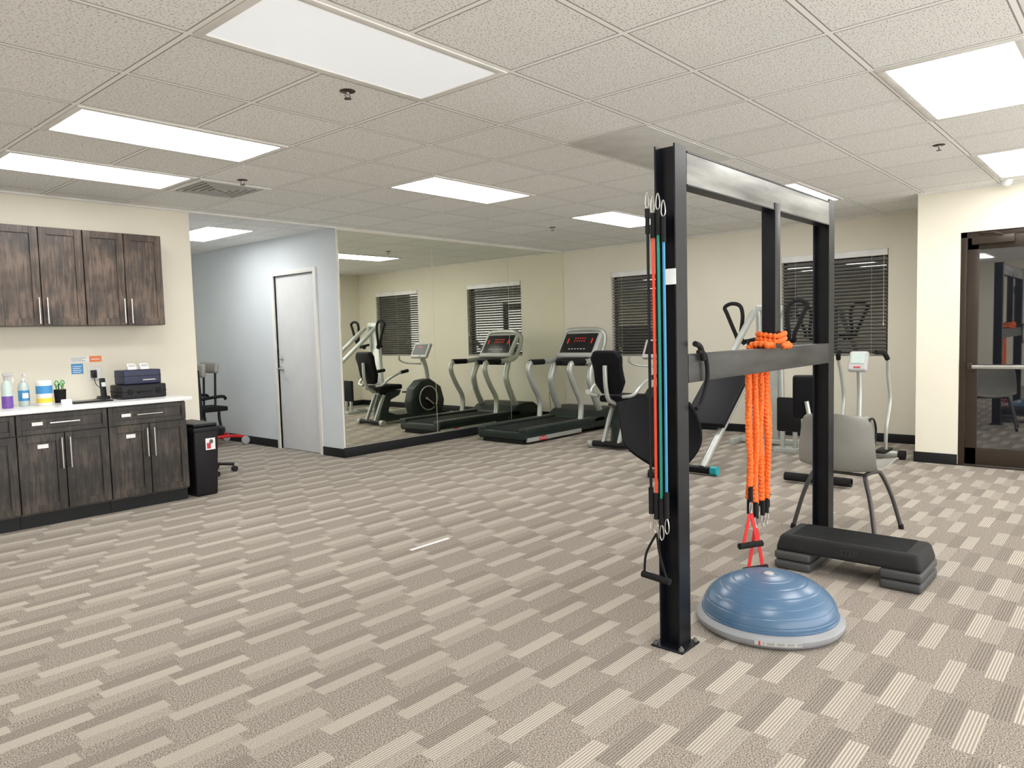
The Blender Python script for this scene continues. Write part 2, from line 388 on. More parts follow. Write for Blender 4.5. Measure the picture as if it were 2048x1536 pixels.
struct('door_closer',B().box((xl0-.06,a1-.36,dz-.12),(xl0,a1-.04,dz-.05),m_bronze,.006).tube([(xl0-.03,a1-.3,dz-.06),(xl0-.12,a1-.22,dz-.03),(xl0-.02,a1-.1,dz-.015)],.008,m_bronze,smooth=False),d2)
# ---------------------------------------------------------------- ceiling fixtures
def light(lensm,label):
    t=thing('ceiling_light',label,'ceiling light',group='recessed ceiling lights')
    L,Wd=2*U_,U_
    b=B()
    for (x0,x1,y0,y1) in((.012,.045,.012,Wd-.012),(L-.045,L-.012,.012,Wd-.012),(.045,L-.045,.012,.05),(.045,L-.045,Wd-.05,Wd-.012)): b.box((x0,y0,-.008),(x1,y1,.0),m_frame,.002)
    part(t,'frame',b); part(t,'lens',B().box((.045,.05,-.005),(L-.045,Wd-.05,-.001),lensm))
    return t
lo=lambda i,j:(GX+i*U_,GY+j*U_,H)
lt=light(m_on,'bright recessed fluorescent panel with white frame'); lt.location=lo(-2,3)
for ij in((-2,5),(2,3),(6,3),(2,-3),(6,-3),(6,0),(-2,-3),(-6,0),(-6,3)): copy_thing(lt,lo(*ij))  # off-view copies at the end of the list are added as fill light
ld=light(m_dim,'dim recessed fluorescent panel with prismatic lens'); ld.location=lo(-2,0)
lh=copy_thing(lt,(4.33,7.45,H),math.pi/2)
b=B().box((.015,.015,-.006),(2*U_-.015,U_-.015,0),m_darkpan,.002)
solo('ceiling_panel',b,'plain gray blank panel set in the ceiling grid','ceiling panel',lo(2,0))
# vent
t=thing('air_vent','square louvered metal air diffuser in the ceiling','air vent',lo(0,5))
def ring(b,h,w,z,m,c=U_/2):
    for s in(-1,1):
        x0,x1=sorted((c+s*h,c+s*(h-w))); b.box((c-h,x0,z-.010),(c+h,x1,z),m); b.box((x0,c-h+w,z-.010),(x1,c+h-w,z),m)
b=B(); ring(b,.29,.040,-.001,m_frame); part(t,'frame',b)
b=B(); b.box((.02,.02,-.0012),(.59,.59,-.0002),m_blk2)
for k,h in enumerate((.235,.19,.145,.10,.055)): ring(b,h,.024,-.002-.0015*k,m_louv)
part(t,'louvers',b)
sp=thing('fire_sprinkler','small pendant fire sprinkler with round escutcheon','fire sprinkler',(2.255,3.0,H),group='ceiling sprinklers')
part(sp,'escutcheon',B().lathe([(.038,0),(.038,-.003),(.03,-.006),(.014,-.008)],m_bronze,seg=24))
part(sp,'sprinkler_head',B().cyl((0,0,-.006),(0,0,-.018),.009,m_chrome).tube([(.010,0,-.018),(.015,0,-.026),(.003,0,-.036)],.002,m_bronze).tube([(-.010,0,-.018),(-.015,0,-.026),(-.003,0,-.036)],.002,m_bronze).lathe([(.018,-.036),(.018,-.0385)],m_bronze,seg=20))
for p in((5.77,1.134),(2.90,5.19),(6.755,5.244)): copy_thing(sp,(p[0],p[1],H))
solo('motion_sensor',B().lathe([(.045,0),(.045,-.02),(.035,-.04),(.02,-.05),(0.0001,-.053)],m_white,seg=24),'small white dome sensor mounted on the ceiling','sensor',(7.66,.99,H))
# ---------------------------------------------------------------- cabinets
def shaker(b,x0,x1,z0,z1,y,m,fw=.055):
    b.box((x0,y+.008,z0),(x1,y+.016,z1),m)
    for (a,c,d,e) in((x0,x0+fw,z0,z1),(x1-fw,x1,z0,z1),(x0+fw,x1-fw,z0,z0+fw),(x0+fw,x1-fw,z1-fw,z1)): b.box((a,y-.004,d),(c,y+.016,e),m,.0015,1)
def vh(x,y,z0,z1): return B().cyl((x,y-.032,z0),(x,y-.032,z1),.006,m_chrome,seg=12).cyl((x,y,z0+.02),(x,y-.032,z0+.02),.005,m_chrome,seg=10).cyl((x,y,z1-.02),(x,y-.032,z1-.02),.005,m_chrome,seg=10)
def upper():
    t=thing('wall_cabinet','dark stained wood wall cabinet with two shaker doors','cabinet',group='wall cabinets')
    w=.613; yf=-.326
    part(t,'body',B().box((0,yf+.018,1.483),(w-.001,-.002,2.24),m_woodU,.001,1))
    for k in(0,1):
        x0=.003+k*w/2; x1=x0+w/2-.006; b=B(); shaker(b,x0,x1,1.486,2.237,yf,m_woodU); d=part(t,'door',b)
        part(d,'handle',vh((w/2-.028) if k==0 else (w/2+.028),yf-.004,1.50,1.70),'brushed steel bar handle')
    return t
u=upper(); u.location=(2.18,YM,0)
for x in(1.565,.95,.335): copy_thing(u,(x,YM,0))
def lower(w):
    t=thing('base_cabinet','dark stained wood base cabinet with drawer and doors','cabinet',group='base cabinets')
    yf=6.09-YM+.02
    part(t,'body',B().box((0,yf+.018,.10),(w-.001,-.004,.845),m_woodL,.001,1))
    part(t,'toe_kick',B().box((0,yf+.05,0),(w-.001,yf+.07,.10),m_base))
    b=B(); shaker(b,.003,w-.004,.69,.835,yf,m_woodL,.035); d=part(t,'drawer',b)
    part(d,'handle',B().cyl((w/2-.1,yf-.036,.765),(w/2+.1,yf-.036,.765),.006,m_chrome,seg=12).cyl((w/2-.08,yf,.765),(w/2-.08,yf-.036,.765),.005,m_chrome,seg=10).cyl((w/2+.08,yf,.765),(w/2+.08,yf-.036,.765),.005,m_chrome,seg=10),'brushed steel bar handle')
    part(d,'paper_tag',B().box((.10,yf-.0055,.752),(.17,yf-.004,.777),m_white),'small white paper tag')
    for k in(0,1):
        x0=.003+k*w/2; x1=x0+w/2-.006; b=B(); shaker(b,x0,x1,.115,.683,yf,m_woodL); d=part(t,'door',b)
        part(d,'handle',vh((w/2-.028) if k==0 else (w/2+.028),yf-.004,.42,.65),'brushed steel bar handle')
        if k==0: part(d,'paper_tag',B().box((.13,yf+.0065,.58),(.20,yf+.008,.61),m_white),'small white paper tag')
    return t
lw=lower(.613); lw.location=(2.18,YM,0)
for x in(1.565,.95,.335): copy_thing(lw,(x,YM,0))
solo('countertop',B().box((.3,6.06,.846),(2.83,YM-.001,.875),m_quartz,.003),'white quartz countertop along the base cabinets','countertop')
# ---------------------------------------------------------------- counter items
CT=.876
t=thing('spray_bottle','clear spray bottle with purple cleaner and gray trigger','spray bottle',(1.60,6.40,CT))
part(t,'bottle',B().lathe([(.034,0),(.037,.01),(.037,.09)],m_purple).lathe([(.037,.09),(.037,.15),(.028,.19),(.014,.205),(.014,.215)],m_clear))
part(t,'trigger_head',B().cyl((0,0,.21),(0,0,.235),.016,m_gray).box((-.02,-.012,.235),(.05,.012,.262),m_gray,.006).tube([(.03,0,.24),(.045,0,.215),(.04,0,.19)],.005,m_white),'white and gray trigger')
t=thing('hand_sanitizer','clear pump bottle of hand sanitizer with blue label','hand sanitizer',(1.735,6.50,CT))
part(t,'bottle',B().lathe([(.034,0),(.037,.006),(.037,.14),(.03,.17),(.015,.185),(.015,.195)],m_clear))
part(t,'label_band',B().lathe([(.0375,.04),(.0375,.12)],m_lblu).box((-.02,-.039,.06),(.02,-.036,.10),m_white))
part(t,'pump',B().cyl((0,0,.195),(0,0,.21),.017,m_white).cyl((0,0,.21),(0,0,.24),.005,m_white).tube([(0,0,.24),(.0,-.02,.245),(0,-.05,.235)],.007,m_white))
t=thing('wipes_canister','white cleaning wipes canister with blue and yellow label','wipes canister',(1.85,6.42,CT))
part(t,'canister',B().lathe([(.052,0),(.055,.005),(.055,.165)],m_white).lathe([(.0555,.02),(.0555,.055)],m_yel).lathe([(.0555,.09),(.0555,.15)],m_lblu))
part(t,'lid',B().lathe([(.056,.165),(.056,.182),(.05,.19),(.0001,.192)],m_white))
t=thing('pencil_cup','black mesh cup holding scissors and markers','pencil cup',(2.0,6.56,CT))
part(t,'cup',B().lathe([(.038,0),(.044,.105),(.041,.105),(.036,.004),(.0001,.004)],m_blk2))
for dx,dy,m,hh in((-.015,.01,m_grn,.15),(.01,-.01,m_grn,.16),(.02,.012,m_orl,.14),(-.005,0,m_blk,.15)):
    part(t,'marker',B().cyl((dx*.5,dy*.5,.006),(dx*1.6,dy*1.6,hh),.005,m))
part(t,'scissors',B().tube([(-.012,0,.13),(-.035,0,.15),(-.02,0,.175),(-.004,0,.15)],.004,m_grn,closed=True).tube([(.012,0,.13),(.035,0,.155),(.02,0,.178),(.004,0,.15)],.004,m_grn,closed=True).box((-.01,-.002,.02),(.01,.002,.135),m_chrome),'green handled scissors')
solo('name_card',B().prism([(-.02,0),(.02,0),(0,.04)],'x',-.035,.035,m_white),'small folded white card on the counter','card',(1.96,6.30,CT))
t=thing('charging_tablet','flat black tablet lying on the counter with cord','tablet',(2.16,6.36,CT))
part(t,'tablet',B().box((-.16,-.09,0),(.13,.09,.012),m_blk,.005).box((-.15,-.08,.0125),(.12,.08,.013),m_lcd))
t=thing('cordless_phone','black cordless phone standing in its charging cradle','phone',(2.305,6.52,CT))
part(t,'handset',B().obox((0,0,.10),(.045,.022,.155),(-.15,0,0),m_blk,.008).obox((0,-.0165,.125),(.03,.002,.035),(-.15,0,0),m_clear).obox((0,-.008,.075),(.032,.004,.045),(-.15,0,0),m_gray,.001))
part(t,'cradle',B().box((-.04,-.045,0),(.04,.045,.03),m_blk,.01))
t=thing('equipment_case','black hard plastic case with carrying handle','case',(2.545,6.42,CT))
part(t,'case_body',B().box((-.18,-.12,0),(.18,.12,.115),m_blk,.014,3).box((-.182,-.122,.055),(.182,.122,.062),m_blk2,.002))
part(t,'handle',B().tube([(-.05,-.12,.05),(-.05,-.14,.05),(.05,-.14,.05),(.05,-.12,.05)],.006,m_blk,smooth=False))
part(t,'latch',B().box((-.13,-.128,.035),(-.095,-.119,.08),m_blk2,.003))
part(t,'latch',B().box((.095,-.128,.035),(.13,-.119,.08),m_blk2,.003))
t=thing('blue_case','navy blue plastic case lying on the black case','case',(2.55,6.43,CT+.116))
part(t,'case_body',B().box((-.15,-.10,0),(.15,.10,.12),m_navy,.012,3).box((-.152,-.102,.068),(.152,.102,.073),m_blk,.002))
part(t,'logo_plate',B().box((-.02,-.1035,.02),(.13,-.101,.055),m_navy).box((.0,-.1042,.032),(.10,-.1035,.040),m_gray),'printed gray marking')
tm=thing('digital_timer','small white digital timer with gray screen','timer',(2.50,6.42,CT+.237),group='digital timers')
part(tm,'timer_body',B().prism([(-.022,0),(.022,0),(.022,.05),(.010,.05),(-.022,.012)],'x',-.034,.034,m_white,.003))
part(tm,'screen',B().obox((0,0,0),(.05,.026,.002),(math.radians(50),0,0),m_gray),loc=(0,-.0075,.033))
copy_thing(tm,(2.60,6.42,CT+.237))
t=thing('power_outlet','white wall outlet with black adapter plugged in','outlet',(2.32,YM,1.087))
part(t,'cover_plate',B().box((-.058,-.006,-.06),(.058,0,.06),m_outl,.003).box((.012,-.008,-.045),(.046,-.005,.045),m_white,.002))
part(t,'power_adapter',B().box((-.035,-.045,-.035),(.005,-.006,.03),m_blk,.006).tube([(-.015,-.03,-.035),(-.01,-.05,-.09),(.03,-.06,-.14),(.02,-.07,-.19),(-.06,-.16,-.205),(-.13,-.25,-.203)],.003,m_blk,seg=6),'black adapter with cord')
b=B().box((0,-.002,0),(.15,0,.05),m_white).box((.15,-.002,0),(.245,0,.05),m_orl)
for i,(a,c) in enumerate(((.01,.12),(.01,.10),(.01,.13))): b.box((a,-.0024,.012+i*.012),(c,-.002,.015+i*.012),m_txt)
b.box((.165,-.0024,.02),(.23,-.002,.026),m_white)
solo('wall_sign',b,'white and orange printed strip taped to the wall','sign',(2.135,YM,1.185))
b=B().box((0,-.002,0),(.09,0,.085),m_lblu)
for i in range(4): b.box((.01,-.0025,.012+i*.016),(.07+.01*(i%2),-.002,.017+i*.016),m_white)
solo('wall_note',b,'small blue printed card taped to the wall','sign',(2.145,YM,1.09))
# trash can
t=thing('trash_can','slim black plastic trash can beside the cabinets','trash can',(2.955,6.34,0))
def tap(b,x,y,z0,z1,k,m):
    V=[(sx*x*kk,sy*y*kk,z) for z,kk in((z0,k),(z1,1)) for sx,sy in((-1,-1),(1,-1),(1,1),(-1,1))]
    bb=bmesh.new(); vs=[bb.verts.new(v) for v in V]
    for f in((3,2,1,0),(4,5,6,7),(0,1,5,4),(1,2,6,5),(2,3,7,6),(3,0,4,7)): bb.faces.new([vs[i] for i in f])
    bmesh.ops.bevel(bb,geom=bb.edges[:],offset=.02,segments=3,profile=.6,affect='EDGES'); b.tb(bb,m)
b=B(); tap(b,.110,.24,0,.58,.86,m_blk); part(t,'bin',b)
part(t,'rim',B().box((-.118,-.25,.56),(.118,.25,.60),m_blk,.012).box((-.105,-.23,.60),(.105,.23,.63),m_blk,.02,3))
part(t,'sticker',B().box((-.01,-.232,.40),(.075,-.230,.50),m_white).box((.0,-.2325,.41),(.035,-.232,.46),m_pink).ball((.04,-.2325,.47),(.018,.001,.02),m_txt,12),'small white sticker with black and red print',loc=(.0,-.004,0))
# ---------------------------------------------------------------- rig
t=thing('exercise_rig','tall black steel anchoring rig with two crossbeams','exercise rig',(0,0,0))
RY=1.49
def hpost(cx,w,z0,z1):
    b=B(); h=w/2; f=.008
    b.box((cx-h,RY-h,z0),(cx+h,RY-h+f,z1),m_steel,.001,1).box((cx-h,RY+h-f,z0),(cx+h,RY+h,z1),m_steel,.001,1).box((cx-.004,RY-h+f,z0),(cx+.004,RY+h-f,z1),m_steel)
    return b
for cx in(2.703,4.541):
    part(t,'post',hpost(cx,.094,.008,2.068))
    b=B().box((cx-.075,RY-.075,0),(cx+.075,RY+.075,.009),m_steel,.002,1)
    for sx in(-1,1):
        for sy in(-1,1): b.lathe([(.011,.009),(.011,.018),(.006,.018),(.006,.026),(.0001,.027)],m_mill,(cx+sx*.06,RY+sy*.06,0),6)
    part(t,'base_plate',b)
part(t,'crossbeam',B().box((2.755,RY-.047,1.915),(4.493,RY+.013,2.05),m_mill,.003).box((2.755,RY-.05,2.044),(4.493,RY+.016,2.052),m_steel,.001,1).box((2.755,RY-.05,1.912),(4.493,RY+.016,1.919),m_steel,.001,1),'brushed gray steel upper beam')
part(t,'crossbeam',B().box((2.755,RY-.047,1.108),(4.493,RY+.013,1.225),m_mill2,.003),'dark steel lower beam')
b=B().box((3.665,RY-.052,1.226),(3.735,RY+.018,1.95),m_steel,.002); part(t,'middle_post',b)
part(t,'paper_tag',B().box((2.6540,1.443,1.512),(2.6555,1.50,1.575),m_white),'white paper tag on the post')
# resistance tubes
def rtube(y,m,zt,zb,lab,handle=False,x=2.625):
    t=thing('resistance_tube',lab,'resistance band',(x,y,0),group='resistance tubes hanging on the rig')
    part(t,'tube',B().tube([(0,0,zb),(.002,0,(zt+zb)/2),(0,0,zt)],.0062,m,seg=8))
    part(t,'sleeve',B().cyl((0,0,zt-.02),(0,0,zt+.08),.010,m_blk2)); part(t,'sleeve',B().cyl((0,0,zb-.07),(0,0,zb+.04),.0105,m_blk2))
    def clip(z): return B().tube([(0,0,z),(.0,.007,z-.02),(0,.0085,z-.05),(0,0,z-.065),(0,-.0085,z-.05),(0,-.007,z-.02)],.0025,m_chrome,seg=6,closed=True)
    part(t,'carabiner',clip(zb-.07)); part(t,'carabiner',clip(zt+.145))
    if handle:
        part(t,'handle',B().tube([(0,0,zb-.13),(-.01,.045,zb-.22),(-.01,.055,zb-.31)],.005,m_blk2,seg=6).tube([(0,0,zb-.13),(-.01,-.02,zb-.22),(-.01,-.05,zb-.31)],.005,m_blk2,seg=6).cyl((-.01,.065,zb-.31),(-.01,-.065,zb-.32),.014,m_blk2))
rtube(1.552,m_blk,1.74,.64,'black resistance tube hanging from the rig post')
rtube(1.528,m_tred,1.72,.62,'red resistance tube hanging from the rig post',True)
rtube(1.504,m_tgrn,1.73,.60,'green resistance tube hanging from the rig post')
rtube(1.480,m_tblu,1.70,.63,'blue resistance tube hanging from the rig post')
# handle strap on lower beam near post
solo('loop_strap',B().tube([(2.80,RY-.066,1.235),(2.86,RY-.068,1.22),(2.88,RY-.068,1.12),(2.82,RY-.068,1.02),(2.775,RY-.068,1.0)],.009,m_blk2).tube([(2.77,RY-.068,1.27),(2.82,RY-.066,1.255),(2.85,RY-.066,1.20)],.012,m_blk2),'black loop strap hanging at the beam end','exercise strap')
# orange bungee cords: wrapped around the foot of the middle post, hanging behind the lower beam
YB_=RY+.042
def bungee(x,dy,zb,handle=None,ringz=None):
    t=thing('bungee_cord','scrunched orange bungee cord hung over the lower beam'+(' with red handle' if handle else ''),'resistance band',(x,YB_+dy,0),group='orange bungee cords on the rig')
    o=Vector((x,YB_+dy,0)); pts=[];R=[]
    if ringz:
        cx,cy=3.70,RY-.017; N=60
        for i in range(N+1):
            a=math.pi*.5+2*math.pi*i/N
            c,s_=max(-1,min(1,1.25*math.cos(a))),max(-1,min(1,1.25*math.sin(a)))
            pts.append(Vector((cx+.055*c,cy+.055*s_,ringz+.006*math.sin(i*.21)))-o); R.append(.0125+.003*math.sin(i*1.9))
        part(t,'loop',B().tube(pts,R,m_or,seg=8,smooth=False))
    top=[Vector((x+(-.01 if x<3.7 else .03),RY-.052,1.228)),Vector((x,RY-.045,1.243)),Vector((x,RY,1.246)),Vector((x,YB_+dy-.01,1.240)),Vector((x,YB_+dy,1.215))]
    if 3.65<x<3.75: top=[Vector((x,RY+.035,1.26)),Vector((x,YB_+dy,1.24)),Vector((x,YB_+dy,1.215))]
    path=cat([p-o for p in top],8); N=190
    path+=[Vector((.006*math.sin(i/N*11+x*40)-.006*math.sin(x*40)+.003*math.sin(i*1.25),.004*math.cos(i/N*7+x*31)-.004*math.cos(x*31)+.003*math.cos(i*1.25),1.21-(i/N)*(1.21-zb))) for i in range(N)]
    R=[.0140+.0042*math.sin(i*1.25+x*10)+random.uniform(-.001,.001) for i in range(len(path))]
    part(t,'cord',B().tube(path,R,m_or,seg=8,smooth=False))
    e=path[-1]; part(t,'end_cap',B().cyl((e.x,e.y,zb-.07),(e.x,e.y,zb+.01),.012,m_blk2))
    z=zb-.07
    part(t,'carabiner',B().tube([(e.x,e.y,z),(e.x+.009,e.y,z-.02),(e.x+.010,e.y,z-.05),(e.x,e.y,z-.065),(e.x-.010,e.y,z-.05),(e.x-.009,e.y,z-.02)],.0028,m_chrome,seg=6,closed=True))
    if handle:
        zh=z-.06; b=B(); T=Matrix.Translation((e.x,e.y,0))@Matrix.Rotation(-.5,4,'Z')
        for s in(-1,1): b.prism([(s*.004-.009,zh),(s*.004+.009,zh),(s*.045+.010,handle),(s*.045-.010,handle)],'y',-.002,.002,m_red,T=T)
        part(t,'handle',b.cyl(T@Vector((-.070,0,handle)),T@Vector((.070,0,handle)),.016,m_blk2),'red webbing handle with black foam grip')
    return t
for x,y,z,h,rz in((3.568,0,.51,.215,None),(3.604,.018,.44,None,None),(3.640,0,.42,.075,None),(3.678,.018,.40,None,1.264),(3.716,.002,.41,None,1.289),(3.754,.018,.45,None,None),(3.792,.0,.41,None,None),(3.828,.014,.43,None,None)): bungee(x,y,z,h,rz)
# half ball balance trainer
t=thing('balance_trainer','blue inflatable half ball balance trainer on gray platform','balance trainer',(3.17,1.275,0))
part(t,'platform',B().lathe([(.0001,.02),(.26,.012),(.285,.0),(.305,.006),(.317,.022),(.318,.038),(.308,.052),(.29,.058),(.27,.058)],m_gplat,seg=72))
pr=[(.292,.052),(.294,.064)]
for i in range(1,140):
    a=i/140*math.pi/2; g=.0010*math.exp(-(((i%20)-10)/1.2)**2)
    pr.append((.290*math.cos(a)**.95-g, .064+.162*math.sin(a)-g))
pr.append((.0001,.226))
part(t,'dome',B().lathe(pr,m_blue,seg=128),'glossy blue vinyl dome')
part(t,'valve',B().lathe([(.022,.2255),(.018,.229),(.0001,.2295)],m_gray,seg=20))
b=B(); ca=math.atan2(-1.275,-3.17)
for i in range(24):
    a0=ca-.30+.6*i/24+.12; a1=a0+.6/24
    m=m_pink if i==2 else m_gray
    V=[(.3195*math.cos(a),.3195*math.sin(a),z) for a in(a0,a1) for z in(.022,.040)]
    b.raw(V,[[0,2,3,1]],m)
    if i>3 and i%5:
        for zz in(.027,.031,.035): b.raw([(.3198*math.cos(a),.3198*math.sin(a),z) for a in(a0,a1) for z in(zz-.0008,zz+.0008)],[[0,2,3,1]],m_txt)
part(t,'label_strip',b,'white printed label strip on the rim')
# step
t=thing('aerobic_step','black aerobic step platform on stacked gray risers','aerobic step',(4.10,1.185,0))
b=B(); sy,sx=.345,.15
tb=bmesh.new(); 
V=[(-sx-.02,-sy-.02,.10),(sx+.02,-sy-.02,.10),(sx+.02,sy+.02,.10),(-sx-.02,sy+.02,.10),(-sx,-sy+.005,.19),(sx,-sy+.005,.19),(sx,sy-.005,.19),(-sx,sy-.005,.19)]
vs=[tb.verts.new(v) for v in V]
for f in((3,2,1,0),(4,5,6,7),(0,1,5,4),(1,2,6,5),(2,3,7,6),(3,0,4,7)): tb.faces.new([vs[i] for i in f])
bmesh.ops.bevel(tb,geom=tb.edges[:],offset=.022,segments=4,profile=.5,affect='EDGES'); b.tb(tb,m_stepT)
for i in range(14):
    x=-.12+i*.0185; b.box((x,-sy+.06,.1895),(x+.007,sy-.06,.1925),m_stepT,.001,1)
b.text('STEP',.042,(-sx-.0125,-.02,.142),(0,-1,0),(.2,0,.98),M('step_print',(.019,.020,.021),.5),.001)
part(t,'platform',b)
for s in(-1,1):
    for k in(0,1):
        y0,y1=(s*.17,s*(sy+.02)) if s>0 else (s*(sy+.02),s*.17)
        part(t,'riser',B().box((-sx-.025,y0-.0,.002+k*.052),(sx+.025,y1,.050+k*.052),m_stepG,.018,3).box((-sx-.012,y0+.012,.045+k*.052),(sx+.012,y1-.012,.058+k*.052),m_blk))
# chair
t=thing('shell_chair','gray plastic shell chair on dark tubular legs','chair',(4.97,1.48,0),math.atan2(-.10,.99))
prof=cat([(-.245,0,.78),(-.235,0,.70),(-.215,0,.60),(-.195,0,.49),(-.145,0,.405),(-.03,0,.395),(.10,0,.415),(.19,0,.43),(.225,0,.40)],4)
def shell(u,v):
    f=v*(len(prof)-1); i=min(int(f),len(prof)-2); p=prof[i].lerp(prof[i+1],f-i); q=2*u-1
    w=.205+.04*math.sin(min(1,v*2.2)*math.pi/2); 
    if v<.12: w*=(.86+.14*math.sqrt(max(0,v/.12)))
    if v>.9: w*=(1-.12*((v-.9)/.1)**2)
    bk=max(0,1-v*2.0)
    return Vector((p.x+.06*q*q*min(1,bk*1.6),w*q,p.z+.035*q*q*(1-bk)-.02*q*q*max(0,1-v*8)))
part(t,'seat_shell',B().surf(shell,20,36,.006,m_shell))
for s in(-1,1):
    part(t,'leg',B().tube([(-.215,s*.26,0.005),(-.17,s*.215,.22),(-.135,s*.17,.36),(-.09,s*.155,.385),(.06,s*.155,.385),(.12,s*.17,.36),(.17,s*.215,.22),(.215,s*.26,0.005)],.0135,m_legs,n=5).cyl((-.216,s*.261,0),(-.212,s*.257,.03),.016,m_blk2).cyl((.216,s*.261,0),(.212,s*.257,.03),.016,m_blk2))
part(t,'cross_brace',B().cyl((-.10,-.155,.385),(-.10,.155,.385),.01,m_legs)); part(t,'cross_brace',B().cyl((.06,-.155,.385),(.06,.155,.385),.01,m_legs))
# ---------------------------------------------------------------- treadmill
t=thing('treadmill','silver and black treadmill with lit red console','treadmill',(6.58,5.97,0))
part(t,'deck',B().box((.0,-.40,.05),(1.75,.40,.15),m_dgreen,.02,3).box((0.015,-.412,.03),(1.1,-.38,.080),m_silver,.006).box((0.015,.38,.03),(1.1,.412,.080),m_silver,.006).box((.02,-.33,.0),(.10,.33,.05),m_blk2,.01).box((1.6,-.33,.0),(1.75,.33,.05),m_blk2,.01))
part(t,'running_belt',B().box((.02,-.27,.10),(1.62,.27,.165),m_belt,.02,3))
for s in(-1,1):
    y0,y1=sorted((s*.275,s*.410)); part(t,'side_rail',B().box((.0,y0,.12),(1.65,y1,.192),m_dgreen,.016,3))
hp=[(1.35,.05),(1.42,.18),(1.55,.26),(1.75,.30),(1.95,.29),(2.08,.21),(2.12,.05)]
part(t,'motor_hood',B().prism(hp,'y',-.41,.41,m_dgreen,.02,seg=3))
for s in(-1,1):
    y=s*.345
    part(t,'upright',B().tube([(1.16,y,.14),(1.185,y,.30),(1.17,y,.43),(1.06,y,.60),(.985,y,.74),(.955,y,.84),(.985,y,.915),(1.08,y,.935),(1.3,y,.93),(1.55,y,.95)],.036,m_silver,seg=12).tube([(1.50,y*.9,.90),(1.42,y*.95,.70),(1.50,y,.45),(1.62,y,.24)],.044,m_silver,seg=12),'curved silver tube upright')
    part(t,'handrail_grip',B().cyl((1.0,y,.935),(1.28,y,.931),.038,m_blk2))
part(t,'console_arch',B().tube([(1.5,-.34,.93),(1.62,-.355,.98),(1.74,-.35,1.15),(1.785,-.33,1.28),(1.77,-.26,1.345),(1.775,-.12,1.36),(1.775,.12,1.36),(1.77,.26,1.345),(1.785,.33,1.28),(1.74,.35,1.15),(1.62,.355,.98),(1.5,.34,.93)],.032,m_silver,seg=12))
T=Matrix.Translation((1.665,0,1.15))@Matrix.Rotation(math.radians(35),4,'Y')
b=B().box((-.03,-.32,-.21),(.03,.32,.21),m_gray,.03,3,T)
b.box((-.036,-.27,-.15),(-.028,.27,.165),m_lcd,.003,2,T); con=part(t,'console',b)
b=B()
for i in range(5):
    for j in range(2): b.box((-.040,-.09+i*.04,.03+j*.045),(-.036,-.075+i*.04,.045+j*.045),m_led,0,1,T)
for y in(-.21,.19): b.box((-.040,y-.008,.0),(-.036,y+.008,.08),m_led,0,1,T)
for i in range(6): b.box((-.040,-.14+i*.05,-.10),(-.036,-.115+i*.05,-.085),m_gray,0,1,T)
part(con,'display',b,'red led readouts')
part(t,'accessory_tray',B().box((1.42,-.25,.87),(1.60,.25,.97),m_blk,.03,3).cyl((1.50,-.18,.93),(1.40,-.18,.90),.03,m_blk).cyl((1.50,.18,.93),(1.40,.18,.90),.03,m_blk))
for s in(-1,1):
    b=B().lathe([(.0001,0),(.075,0),(.075,.004),(.0001,.004)],m_pink,seg=28,T=Matrix.Translation((.30,s*.414,.055))@Matrix.Rotation(math.pi/2,4,'X')@Matrix.Scale(.36,4,(0,1,0)))
    b.text('STAR TRAC',.024,(.30,s*.4190,.055),(-s,0,0),(0,0,1),m_white)
    part(t,'logo_badge',b,'red oval maker badge')
part(t,'safety_tag',B().box((1.36,-.352,.50),(1.37,-.30,.56),m_white),'white hanging tag')
# ---------------------------------------------------------------- recumbent bike
t=thing('recumbent_bike','black and silver recumbent exercise bike with console','exercise bike',(6.86,4.56,0))
for x in(0,1.45): part(t,'stabilizer',B().tube([(x,-.28,.05),(x,0,.055),(x,.28,.05)],.035,m_blk).cyl((x,-.30,.045),(x,-.24,.045),.045,m_silver).cyl((x,.24,.045),(x,.30,.045),.045,m_silver))
part(t,'frame',B().prism([(-.03,.03),(.10,.06),(.14,.28),(.22,.46),(.34,.52),(.55,.50),(.50,.42),(.33,.36),(.28,.18),(.45,.12),(1.48,.10),(1.48,.03)],'y',-.085,.085,m_dgreen,.015).prism([(.02,.06),(.14,.30),(.20,.44),(.17,.46),(.10,.34),(-.03,.06)],'y',-.12,-.085,m_silver,.008).prism([(.02,.06),(.14,.30),(.20,.44),(.17,.46),(.10,.34),(-.03,.06)],'y',.085,.12,m_silver,.008))
part(t,'drive_housing',B().prism([(.78,.10),(.74,.30),(.80,.50),(.95,.62),(1.15,.64),(1.38,.50),(1.45,.28),(1.42,.08)],'y',-.10,.10,m_dgreen,.04,seg=4).lathe([(.0001,0),(.18,0),(.19,.012),(.17,.028),(.0001,.03)],m_blk,seg=40,T=Matrix.Translation((1.08,-.10,.33))@Matrix.Rotation(math.pi/2,4,'X')).lathe([(.0001,0),(.18,0),(.19,.012),(.17,.028),(.0001,.03)],m_blk,seg=40,T=Matrix.Translation((1.08,.10,.33))@Matrix.Rotation(-math.pi/2,4,'X')).tube([(1.08+.19*math.cos(a),.115,.33+.19*math.sin(a)) for a in [k*math.pi/10 for k in range(20)]],.010,m_silver,closed=True,n=2))
part(t,'crank',B().cyl((1.02,-.15,.33),(1.02,.15,.33),.02,m_silver).obox((.95,-.145,.38),(.02,.02,.19),(0,-.95,0),m_silver,.005).obox((1.09,.145,.28),(.02,.02,.19),(0,-.95,0),m_silver,.005))
part(t,'pedal',B().box((.83,-.25,.42),(.93,-.155,.445),m_blk,.008)); part(t,'pedal',B().box((1.12,.155,.20),(1.22,.25,.225),m_blk,.008))
part(t,'seat_cushion',B().box((.06,-.20,.52),(.48,.20,.60),m_vinyl,.035,4).box((.10,-.10,.48),(.42,.10,.53),m_blk,.01))
